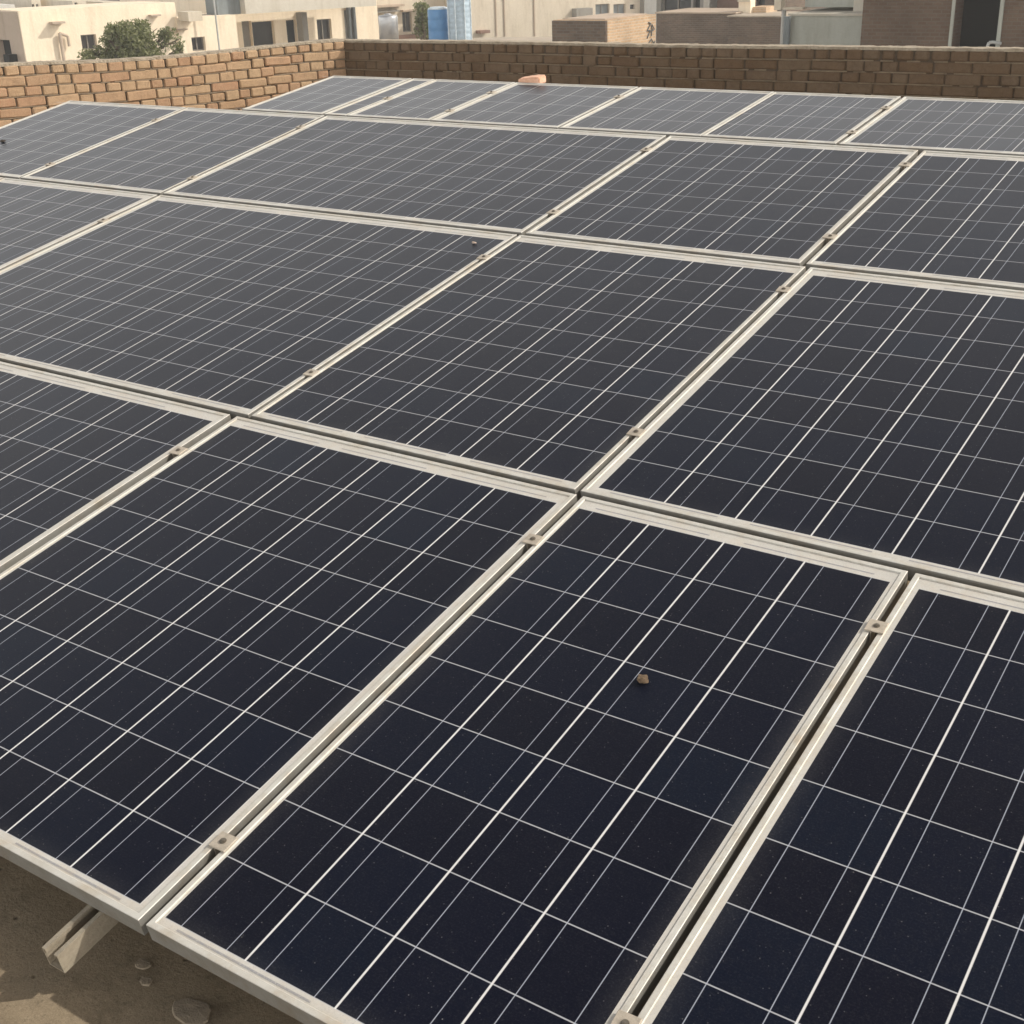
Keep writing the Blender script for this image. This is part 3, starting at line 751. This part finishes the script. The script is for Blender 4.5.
q = N("window_dark"); q.base(q.mix(q.ramp(q.noise(q.pos(), 1.5, 3), .3, .7), (0.018, 0.018, 0.017), (0.05, 0.047, 0.042))); q.rough(0.25); M['dark_glass'] = q.m
M['doorway'] = plain("dark_interior", (0.007, 0.007, 0.006), 0.95, 0.2, 1.0, 0)
M['wframe'] = plain("window_frame_paint", (0.22, 0.20, 0.17), 0.7, 0.2, 5, 0)
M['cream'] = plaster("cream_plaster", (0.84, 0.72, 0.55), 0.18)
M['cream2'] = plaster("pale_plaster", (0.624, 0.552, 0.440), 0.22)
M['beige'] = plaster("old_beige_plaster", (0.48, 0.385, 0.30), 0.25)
M['greyp'] = plaster("grey_plaster", (0.27, 0.255, 0.225), 0.3)
M['fascia'] = plaster("grey_beige_fascia", (0.55, 0.51, 0.43), 0.15)
M['green'] = plaster("grey_green_cement", (0.42, 0.43, 0.38), 0.25)
M['blueg'] = plaster("blue_grey_plaster", (0.21, 0.235, 0.24), 0.3)
M['white'] = plaster("off_white_plaster", (0.62, 0.60, 0.55), 0.3)
M['redp'] = plaster("red_brown_plaster", (0.27, 0.17, 0.13), 0.3)
M['tan'] = plain("dusty_roof", (0.42, 0.35, 0.27), 0.95, 0.25, 1.2, 0.3)
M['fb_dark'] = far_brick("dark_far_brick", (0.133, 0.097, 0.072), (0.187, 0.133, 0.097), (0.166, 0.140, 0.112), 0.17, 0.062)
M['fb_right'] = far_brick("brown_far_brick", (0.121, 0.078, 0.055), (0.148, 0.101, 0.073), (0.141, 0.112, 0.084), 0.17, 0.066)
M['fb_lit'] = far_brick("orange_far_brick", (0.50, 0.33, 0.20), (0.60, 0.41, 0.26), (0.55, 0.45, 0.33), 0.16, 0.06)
M['pipe'] = plain("pale_pipe", (0.42, 0.42, 0.40), 0.5, 0.2, 5, 0, metal=0.2)
M['dpipe'] = plain("dark_pipe", (0.10, 0.11, 0.11), 0.5, 0.2, 5, 0)

# --- cream house at the left with the side wall's shade put into a darker plaster
f1 = Facade(18, 11, 52, 72); h1 = house("cream_house", f1, "cream plastered house at top left, partly behind the tree", "house", "houses beyond the left wall")
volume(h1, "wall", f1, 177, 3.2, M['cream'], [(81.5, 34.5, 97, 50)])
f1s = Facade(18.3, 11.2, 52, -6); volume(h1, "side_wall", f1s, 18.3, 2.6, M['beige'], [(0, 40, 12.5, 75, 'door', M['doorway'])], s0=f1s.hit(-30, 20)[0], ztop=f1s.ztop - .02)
fbox(h1, "side_box", f1s, 13, 54, 19, 75, 0.3, M['doorway'], 0.02)
fbox(h1, "ledge", f1, 49, 21.5, 62, 23.5, 0.35, M['beige']); fbox(h1, "ledge", f1, 148, 14.5, 158, 16, 0.3, M['beige']); fbox(h1, "ledge", f1, 168, 28.8, 184, 30, 0.35, M['beige'])
b = MB(); p0 = f1.pt(*f1.hit(58.5, 33), .12) - h1.location; p1 = f1.pt(f1.hit(61.5, 60)[0], f1.hit(61.5, 60)[1] - 2, .12) - h1.location; b.tube(p0, (p0.x, p0.y, p1.z), .06, 8)
p2 = f1.pt(*f1.hit(66.5, 36), .12) - h1.location; b.tube(p0, p2, .05, 8); b.tube(p2, p2 - Vector((0, 0, .35)), .05, 8)
b.build("drain_pipe", M['beige'], h1)
def Dat(fc, x, y=20):
    q_ = fc.pt(*fc.hit(x, y)) - CAM; return math.hypot(q_.x, q_.y)
f1b = Facade(176.5, 18.5, Dat(f1, 176.5) - .15, 72)
volume(h1, "side_wing", f1b, 236, 3, M['cream'], [(192, 37, 205.5, 51)])
fbox(h1, "balcony_box", f1b, 178, 11, 192, 20.5, .9, M['cream2'])
# --- verandah house
D2 = Dat(f1b, 215) + 3.0
f2 = Facade(213, -25, D2, 72); h2 = house("verandah_house", f2, "house with wide grey roof slab over a cream verandah with dark doorways", "house", "houses beyond the left wall")
volume(h2, "wall", f2, 378, 10, M['cream'], [(220.5, 20, 233.5, 52, 'door', M['doorway']), (243, 21, 252.5, 50, 'window', M['greyp']), (253, 21.5, 275, 50, 'door', M['dark_glass']), (287, 20, 297, 46, 'door', M['doorway']), (317.5, 19, 332, 44, 'window'), (345, 10, 355, 44, 'door', M['greyp'])], ztop=f2.ztop)
f2c = Facade(212, -25, D2 - 1.6, 72)
a_ = fbox(h2, "roof_slab_edge", f2c, 232, -24, 363, 9.5, 1.2, M['fascia'], -.2)
fbox(h2, "roof_slab_return", f2c, 209, -24, 231.8, 14.5, 1.0, M['blueg'], -.4)
fbox(h2, "pillar", f2, 297.5, 12, 302.5, 50, .5, M['greyp'])
b = MB()
for x in (347, 352): 
    p = f2.pt(*f2.hit(x, 8), .1) - h2.location; b.tube(p + Vector((0, 0, 2)), p - Vector((0, 0, 3)), .09, 8)
b.build("drain_pipe", M['dpipe'], h2)
b = MB(); p = f1b.pt(*f1b.hit(208, 0), .5) ; q_ = Vector((p.x, p.y, ZG)); b.tube(q_, p + Vector((0, 0, 3.5)), .034, 8)
o = b.build("thin_pole", M['pipe'], origin=q_); tag(o, "thin pale pole rising in front of the cream house wing", "pole")
# white water jar in window
p = f2.pt(*f2.hit(329, 41), .15); 
# --- house behind the corner with window and shrub
f3 = Facade(357, -25, 66, 66); h3 = house("corner_house", f3, "cream house just right of the wall corner with one tall narrow window", "house", "houses beyond the left wall")
volume(h3, "wall", f3, 476, 10, M['cream2'], [(402.5, 12, 412, 32)])
fbox(h3, "ledge", f3, 362, 5, 400, 7, .5, M['beige']); fbox(h3, "ledge", f3, 373, 10.6, 396, 12, .4, M['greyp']); fbox(h3, "ledge", f3, 400, 9.5, 416, 11, .35, M['beige'])
fbox(h3, "low_base", f3, 372, 34.5, 440, 46, .6, M['redp'])

# --- plain pale building in the middle
f4 = Facade(468, -25, 66, 66); h4 = house("plain_building", f4, "large plain pale wall with faint upright joints right of the blue tanks", "building")
volume(h4, "wall", f4, 556, 12, M['cream2'], [])
for x in (495, 503.5, 533.5): fbox(h4, "joint_strip", f4, x, -24, x + .9, 36, .05, M['beige'])
fbox(h4, "ledge", f4, 476, 30, 486, 33, .4, M['redp'])

# --- neighbour roof surface
def poly_block(name, pix, z, mat, label, cat, thick=0.3):
    pts = [onz(x, y, z) for x, y in pix]; c = pts[0]; b = MB(); loc = Vector((c.x, c.y, ZG))
    tp = [p - loc for p in pts]; bt = [Vector((p.x, p.y, 0)) for p in tp]
    b.face(tp); n = len(tp)
    for i in range(n): b.face([tp[i], bt[i], bt[(i + 1) % n], tp[(i + 1) % n]])
    o = b.build(name, mat, origin=None); o.location = loc
    bm = bmesh.new(); bm.from_mesh(o.data); bmesh.ops.recalc_face_normals(bm, faces=bm.faces); bm.to_mesh(o.data); bm.free()
    uv_box(o.data); tag(o, label, cat); return o
ZN = CAM.z - 3.0
poly_block("neighbour_roof", [(372, 39.5), (556, 36.5), (640, 66), (330, 66)], ZN, M['tan'], "flat dusty neighbouring roof just visible over the back wall, under the blue tanks", "roof")

# --- tanks
def tank(name, x, ybase, w, ytop, mats, label, style):
    d0 = onz(x, ybase, ZN); D = math.hypot(d0.x - CAM.x, d0.y - CAM.y)
    dd = (d0 - CAM).length; r = w / 2 / F_PX * dd * 1.03; H = at(x, ytop, D).z - ZN
    root = empty(name, d0); tag(root, label, "water tank", "tanks on the neighbouring roof")
    b = MB()
    if style == 'blue':
        b.lathe((0, 0, 0), [(r * .96, 0), (r, .05), (r, H * .33), (r * .97, H * .35), (r, H * .37), (r, H * .64), (r * .97, H * .66), (r, H * .68), (r, H * .93), (r * .9, H * .97)], 28)
        b.build("drum", mats[0], root, smooth=True)
        c = MB(); c.lathe((0, 0, 0), [(r * .93, H * .95), (r * 1.0, H * .96), (r * .93, H * .99), (r * .7, H * 1.02), (r * .3, H * 1.03)], 28)
        c.build("lid", mats[1], root, smooth=True)
    elif style == 'cage':
        prof = [(r * .97, 0)]; n = 9
        for i in range(n): z0 = H * i / n; prof += [(r, z0 + H / n * .15), (r, z0 + H / n * .75), (r * .965, z0 + H / n * .9)]
        b.lathe((0, 0, 0), prof, 28); b.build("drum", mats[0], root, smooth=True)
        c = MB()
        for k in range(8):
            a = k * math.pi / 4 + .3; c.tube((r * 1.05 * math.cos(a), r * 1.05 * math.sin(a), 0), (r * 1.05 * math.cos(a), r * 1.05 * math.sin(a), H * 1.05), .018, 6)
        c.build("cage_bars", mats[1], root)
    else:
        b.lathe((0, 0, 0), [(r, 0), (r, H * .9), (r * .93, H * .97), (r * .3, H)], 28); b.build("drum", mats[0], root, smooth=True)
        c = MB(); c.lathe((0, 0, 0), [(r * .35, H * 1.0), (r * .35, H * 1.03), (r * .1, H * 1.04)], 20); c.build("lid", mats[0], root, smooth=True)
    return root
M['blue'] = plain("blue_plastic", (0.10, 0.26, 0.50), 0.45, 0.12, 4, 0.0)
M['lidw'] = plain("scuffed_lid", (0.55, 0.62, 0.66), 0.6, 0.45, 7, 0.0)
M['paleblue'] = plain("milky_blue_plastic", (0.36, 0.45, 0.52), 0.4, 0.35, 5, 0.0)
M['steel'] = plain("galvanised_tank", (0.46, 0.46, 0.46), 0.42, 0.15, 3, 0.0, metal=0.6)
tank("water_tank", 439.5, 43, 19, 7.5, (M['blue'], M['lidw']), "solid blue plastic drum standing left of the milky blue caged tank", 'blue')
tank("water_tank", 460.5, 43.5, 21, -4, (M['paleblue'], M['lidw']), "milky pale blue ribbed tank with upright cage bars right of the solid blue drum", 'cage')
tank("water_tank", 389.5, 43, 17.5, 14.5, (M['steel'],), "grey galvanised metal tank standing just right of the wall corner", 'steel')

# --- low brick box, shade and sun put into its front and side brick colours
f5 = Facade(553, 20, 30, 0); h5 = house("brick_hut", f5, "low brick hut with dark shaded front and sunlit orange side wall", "hut")
s5 = f5.hit(607.5, 20)[0]
def solve_depth(fc, s, x):
    lo, hi = 0.1, 60
    for _ in range(50):
        mid = (lo + hi) / 2; p = fc.pt(s, fc.ztop, -mid) - CAM; qx = 512 + F_PX * (W.transposed() @ p).x / (W.transposed() @ p).z
        if qx < x: lo = mid
        else: hi = mid
    return mid
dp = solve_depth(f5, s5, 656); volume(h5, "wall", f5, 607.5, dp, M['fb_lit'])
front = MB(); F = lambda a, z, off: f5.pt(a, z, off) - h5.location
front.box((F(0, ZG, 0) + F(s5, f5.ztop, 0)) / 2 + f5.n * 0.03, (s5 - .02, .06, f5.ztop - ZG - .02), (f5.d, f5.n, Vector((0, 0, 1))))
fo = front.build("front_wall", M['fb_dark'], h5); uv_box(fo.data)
cp = MB(); cp.box(F(s5 / 2, f5.ztop + .012, -dp / 2), (s5 - .3, dp - .3, .02), (f5.d, f5.n, Vector((0, 0, 1)))); cp.build("roof", M['beige'], h5)
# dark scribble painted on the hut's lit side

sb = MB()
if True:
    base = lambda t, z: f5.pt(s5, 0, -t) + f5.d * 0.02 + Vector((0, 0, z)) - h5.location
    ts = dp * 0.80; zz = f5.ztop - .48
    for (pts) in ([(0, 0), (.25, .28), (.0, .3), (.3, .55), (.1, .6)], [(.35, .05), (.38, .5), (.6, .3), (.36, .25)], [(.05, -.25), (.35, -.05), (.6, -.3), (.1, -.45)], [(.3, -.5), (.65, -.15)]):
        pl = [base(ts + a * dp * .26, zz + c_ * .55) for a, c_ in pts]
        sb.path(pl, .012, 5)
    sb.build("painted_scribble", M['dpipe'], h5)

# --- dark brick house and its roof-top clutter
f6 = Facade(657, 13.5, 46, 0); h6 = house("dark_brick_house", f6, "long dark brick house wall in the middle distance, left of the grey cement block", "house")
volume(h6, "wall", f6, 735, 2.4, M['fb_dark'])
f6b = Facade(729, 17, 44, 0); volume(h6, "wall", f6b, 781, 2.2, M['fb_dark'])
def coping(h, fc, x1, depth, m_):
    s = fc.hit(x1, 15)[0]; c = MB(); c.box(fc.pt(s / 2, fc.ztop + .022, -depth / 2) - h.location, (s + .1, depth + .1, .044), (fc.d, fc.n, Vector((0, 0, 1)))); c.build("coping", m_, h)
coping(h6, f6, 735, 2.4, M['beige']); coping(h6, f6b, 780, 2.2, M['tan'])
f6c = Facade(657, -30, 49.2, 0); 
volume(h6, "upper_storey", f6c, 703, 3, M['greyp'], [(661, -8, 691, 11.5, 'window', M['dark_glass']), (693, -8, 700, 11.5, 'window', M['dark_glass'])])
f6d = Facade(702, -30, 49.6, 0); volume(h6, "upper_storey", f6d, 738, 3, M['redp'])
fc_ = Facade(739, -6, 45.2, 0); e = house("cream_column", fc_, "short cream column standing on the dark brick house roof", "column"); volume(e, "shaft", fc_, 750, .35, M['cream'], zbase=f6b.ztop); 
fbox(e, "collar", fc_, 738.2, 0, 750.8, 1.8, .06, M['cream2'])
fo_ = Facade(750.5, 7, 45.2, 0); e = house("orange_block", fo_, "small orange brick block on the roof right of the cream column", "brick stack"); o, _ = volume(e, "bricks", fo_, 765.5, .9, M['fb_lit'], zbase=f6b.ztop)
f6e = Facade(751, -30, 48, 0); e = house("dark_house", f6e, "dark walled house behind the cream column", "house"); volume(e, "wall", f6e, 781, 5, M['fb_dark'], [(757, -5, 765, 5)])
# white cross shaped pole
f7 = Facade(784, 10, 31, 0); e = house("white_post", f7, "pale post with a crossbar at the left of the grey cement block", "post")
b = MB(); b.tube(f7.pt(0, ZG) - e.location, f7.pt(0, f7.ztop) - e.location, .055, 8); b.build("shaft", M['pipe'], e)
fbox(e, "crossbar", f7, 779, -6, 785.5, 9.5, .25, M['cream2']); fbox(e, "arm", f7, 786, 7, 806, 9, .2, M['cream2'])
# --- grey cement block and block above
f8 = Facade(791, 15.5, 30, 0); h8 = house("cement_block_house", f8, "grey green cement walled structure between the dark brick house and the doorway building", "building")
volume(h8, "wall", f8, 868, 2.3, M['green'])
f8b = Facade(807, -30, 30.8, 0); volume(h8, "upper_block", f8b, 858, 4, M['green'], zbase=f8.ztop + .12)
f8c = Facade(856, -30, 30.3, 0); volume(h8, "corner_pillar", f8c, 869, 4.5, M['fascia'], zbase=f8.ztop + .004)
coping(h8, f8, 868, 2.3, M['fascia'])
b = MB()
for x, m_ in ((788.5, 0), (791, 0)):
    p = f8.pt(*f8.hit(x, 16), .12) - h8.location; b.tube(p, Vector((p.x, p.y, 0)), .05, 8)
b.build("drain_pipe", M['blueg'], h8)
# --- big brown brick building with the doorway
f9 = Facade(868, -60, 27, 0); h9 = house("doorway_building", f9, "tall brown brick building with a large black doorway at top right", "building")
volume(h9, "wall", f9, 1075, 8, M['fb_right'], [(954.5, -30, 999, 70, 'doorway', M['doorway'])], rec=.5)
s_a = f9.hit(953, 20)
for (xa, xb) in ((951.3, 954.3), (999.2, 1003)): fbox(h9, "door_jamb", f9, xa, -30, xb, 66, .04, M['green'])
b = MB(); g = [f9.pt(*f9.hit(x, y), .25) - h9.location for x, y in ((991, 60), (991.5, 45), (993, 41.5), (997, 41), (1005, 42.5))]; b.path(g, .028, 8); b.build("pipe_loop", M['pipe'], h9)
fbox(None, "light_ledge", f6, 655, 41, 700, 60, .6, M['tan'], 12.0); tag(bpy.data.objects["light_ledge"], "pale low ledge just over the back wall in front of the dark brick house", "ledge")

# --- middle distance, right of the plain building
f10 = Facade(552, -30, 85, 60); h10 = house("two_window_house", f10, "pale house with two grey square windows and one tiny window, above the brick hut", "house")
volume(h10, "wall", f10, 647, 10, M['cream2'], [(595.5, 4, 609.5, 16, 'window', M['blueg']), (613.5, 4, 625.5, 16, 'window', M['blueg']), (630, 4.5, 635, 9)])
fbox(h10, "grey_patch_wall", f10, 572, 8, 588, 17, .6, M['greyp']); fbox(h10, "dark_pillar", f10, 640, -28, 644.5, 18, .5, M['greyp'])
fbox(h10, "parapet_strip", f10, 567, 17.5, 640, 19.5, 1.2, M['beige'])
f10b = Facade(645, -30, 60, 20); e = house("white_house", f10b, "narrow white walled house edge right of the two window house", "house"); volume(e, "wall", f10b, 659, 6, M['white'], [])
# --- far row of houses over the cream house roof
far = [(-14, 14, M['white'], 6, "off white far house at the extreme top left"), (13.5, 22, M['blueg'], -20, "thin blue grey far house beside the off white one"), (22, 30, M['greyp'], -20, "thin grey far house left of the narrow cream tower"),
 (30, 40.5, M['cream2'], -20, "narrow cream far tower at top left"), (40.5, 50, M['blueg'], -20, "blue grey far house right of the narrow cream tower"), (50, 72, M['greyp'], -20, "wide grey far house with dark lower windows at top left"),
 (72, 86, M['cream2'], 1, "low cream far house between two grey ones"), (86, 97, M['blueg'], -20, "blue grey far house above the tree"), (96.5, 104, M['greyp'], -20, "dark grey far slab above the tree"),
 (103, 121, M['cream2'], 2, "low cream far house above the right of the tree"), (121, 150, M['greyp'], -20, "broad grey far house right of the tree top"), (150, 176, M['blueg'], -20, "broad blue grey far house over the ledges"),
 (176, 212, M['greyp'], -20, "dark grey far house left of the wide roof slab")]
for i, (xa, xb, mt, yt, lb) in enumerate(far):
    fx = Facade(xa, yt, 84 + (i % 3) * 5 + (4 if yt < 0 else 0), 70); e = house("far_house", fx, lb, "house", "far houses along the top left edge")
    w_ = xb - xa
    ops = [] if w_ < 9 else [(xa + w_ * .2, 4.2 if yt < 0 else yt + 1.5, xa + w_ * .42, 8), (xa + w_ * .6, 4.2 if yt < 0 else yt + 1.5, xa + w_ * .82, 8)]
    if w_ >= 9 and yt > 0: ops = ops[:1]
    volume(e, "wall", fx, xb + .6, 8, mt, ops, x1_y=5)
# a closing row of blocks on the skyline
sk = [(-60, 130, M['greyp'], 150, "hazy grey block on the skyline behind the far houses at left"), (120, 380, M['fascia'], 160, "hazy beige block on the skyline behind the verandah house"),
      (360, 600, M['white'], 140, "hazy pale block on the skyline behind the plain wall"), (590, 860, M['blueg'], 150, "hazy blue grey block on the skyline behind the white house"), (840, 1120, M['greyp'], 130, "hazy grey block on the skyline behind the doorway building")]
for xa, xb, mt, D, lb in sk:
    fx = Facade(xa, -38, D, 40 if xa < 500 else 20); e = house("skyline_block", fx, lb, "building", "blocks on the skyline")
    volume(e, "wall", fx, xb, 15, mt, [(xa + (xb - xa) * t, -10, xa + (xb - xa) * t + 9, 2) for t in (.1, .22, .34, .46, .58, .7, .82)])

# ------------------------------------------------------------------ tree
def leaf_mat(name, a, b_):
    q = N(name); g = q.n("ShaderNodeNewGeometry"); q.base(q.mix(g.outputs["Random Per Island"], a, b_)); q.rough(.7)
    q.p.inputs["Specular IOR Level"].default_value = .2
    tr = q.n("ShaderNodeBsdfTranslucent"); tr.inputs[0].default_value = (b_[0], b_[1] * 1.2, b_[2] * .6, 1)
    ms = q.n("ShaderNodeMixShader"); ms.inputs[0].default_value = .25
    q.l(q.p.outputs[0], ms.inputs[1]); q.l(tr.outputs[0], ms.inputs[2]); q.l(ms.outputs[0], q.out.inputs[0]); return q.m
M['leaf'] = leaf_mat("tree_leaf", (0.115, 0.12, 0.06), (0.28, 0.28, 0.155)); M['bark'] = plain("bark", (0.16, 0.12, 0.085), .95, .3, 6, .5)
def crown_tree(name, x, y, D, blobs, label, cat, leaf, nleaf, lsize, seed):
    rnd = random.Random(seed); c = at(x, y, D); root = empty(name, (c.x, c.y, ZG)); tag(root, label, cat)
    right = Vector((rx.x, rx.y, 0)).normalized(); fwd = Vector((-right.y, right.x, 0)); k = D * 1.0
    b = MB(); br = MB(); sc_ = (at(x + 1, y, D) - c).length
    tips = []
    for (bx, by, rxx, ryy, dens, dd) in blobs:
        cc = at(bx, by, D + dd) ; a_, h_ = rxx * sc_, ryy * sc_ * 1.05
        tips.append((cc, a_))
        clumps = [(Vector((rnd.gauss(0, .48), rnd.gauss(0, .48), rnd.gauss(0, .48))), rnd.uniform(.12, .27)) for _ in range(int(10 + 26 * dens))]
        for _ in range(int(nleaf * dens * rxx * ryy / 600)):
            g, rr = rnd.choice(clumps)
            o_ = g + Vector((rnd.gauss(0, rr), rnd.gauss(0, rr), rnd.gauss(0, rr)))
            if o_.length > 1.25: continue
            p = cc + right * (o_.x * a_) + fwd * (o_.y * a_) + Vector((0, 0, o_.z * h_)) - root.location
            s_ = lsize * rnd.uniform(.6, 1.4); n_ = Vector((rnd.gauss(0, 1), rnd.gauss(0, 1), rnd.gauss(.5, 1))).normalized(); t_ = n_.orthogonal().normalized()
            t_.rotate(Matrix.Rotation(rnd.uniform(0, 6.28), 3, n_)); u_ = n_.cross(t_) * .45
            b.face([p - t_ * s_, p + u_ * s_, p + t_ * s_, p - u_ * s_])
    b.build("crown", M[leaf], root)
    top = Vector((0, 0, c.z - ZG - .8)); br.tube((0, 0, 0), top, .22, 8, r1=.12)
    for cc, a_ in tips:
        t = cc - root.location; mid = top.lerp(t, .5) + Vector((rnd.uniform(-.2, .2), rnd.uniform(-.2, .2), .1)); br.tube(top, mid, .09, 6, r1=.06); br.tube(mid, t, .06, 6, r1=.02)
        for _ in range(7):
            e_ = t + Vector((rnd.uniform(-1, 1), rnd.uniform(-1, 1), rnd.uniform(-.6, .9))) * a_ * .8; br.tube(mid.lerp(t, rnd.uniform(.3, 1)), e_, .025, 5, r1=.008)
    br.build("trunk", M['bark'], root); return root
crown_tree("leafy_tree", 128, 46, 38, [(132, 44, 25, 20, 1.0, 0), (118, 50, 20, 14, 1.0, .3), (96, 56, 15, 8, .9, 0), (142, 34, 15, 12, .9, .2), (120, 34, 14, 12, .7, 0), (168, 44, 14, 15, .22, 0), (152, 52, 14, 12, .4, -.3), (180, 52, 7, 8, .25, 0), (166, 34, 6, 6, .9, 0), (122, 66, 38, 12, .8, 0)],
           "bushy green tree rising behind the left brick wall in front of the cream house", "tree", 'leaf', 5600, .050, 4)
crown_tree("climbing_shrub", 424, 22, 46, [(424, 20, 7, 14, 1.0, 0), (421, 8, 8, 6, .7, 0), (417, 28, 4, 9, .3, 0), (426, 34, 6, 8, .6, 0)],
           "tall narrow shrub left of the solid blue drum", "shrub", 'leaf', 9000, .05, 8)

# ------------------------------------------------------------------ haze
HAZE = 0.0018
if HAZE:
    b = MB(); b.box((-10, 110, (14 + ZG - 1) / 2), (420, 300, 14 - ZG + 1))
    q = N("haze_air"); q.t.nodes.remove(q.p); pv = q.n("ShaderNodeVolumePrincipled"); pv.inputs["Color"].default_value = (0.93, 0.92, 0.90, 1)
    pv.inputs["Density"].default_value = HAZE; pv.inputs["Anisotropy"].default_value = 0.3; q.l(pv.outputs[0], q.out.inputs["Volume"])
    tag(b.build("haze", q.m), kind='stuff')
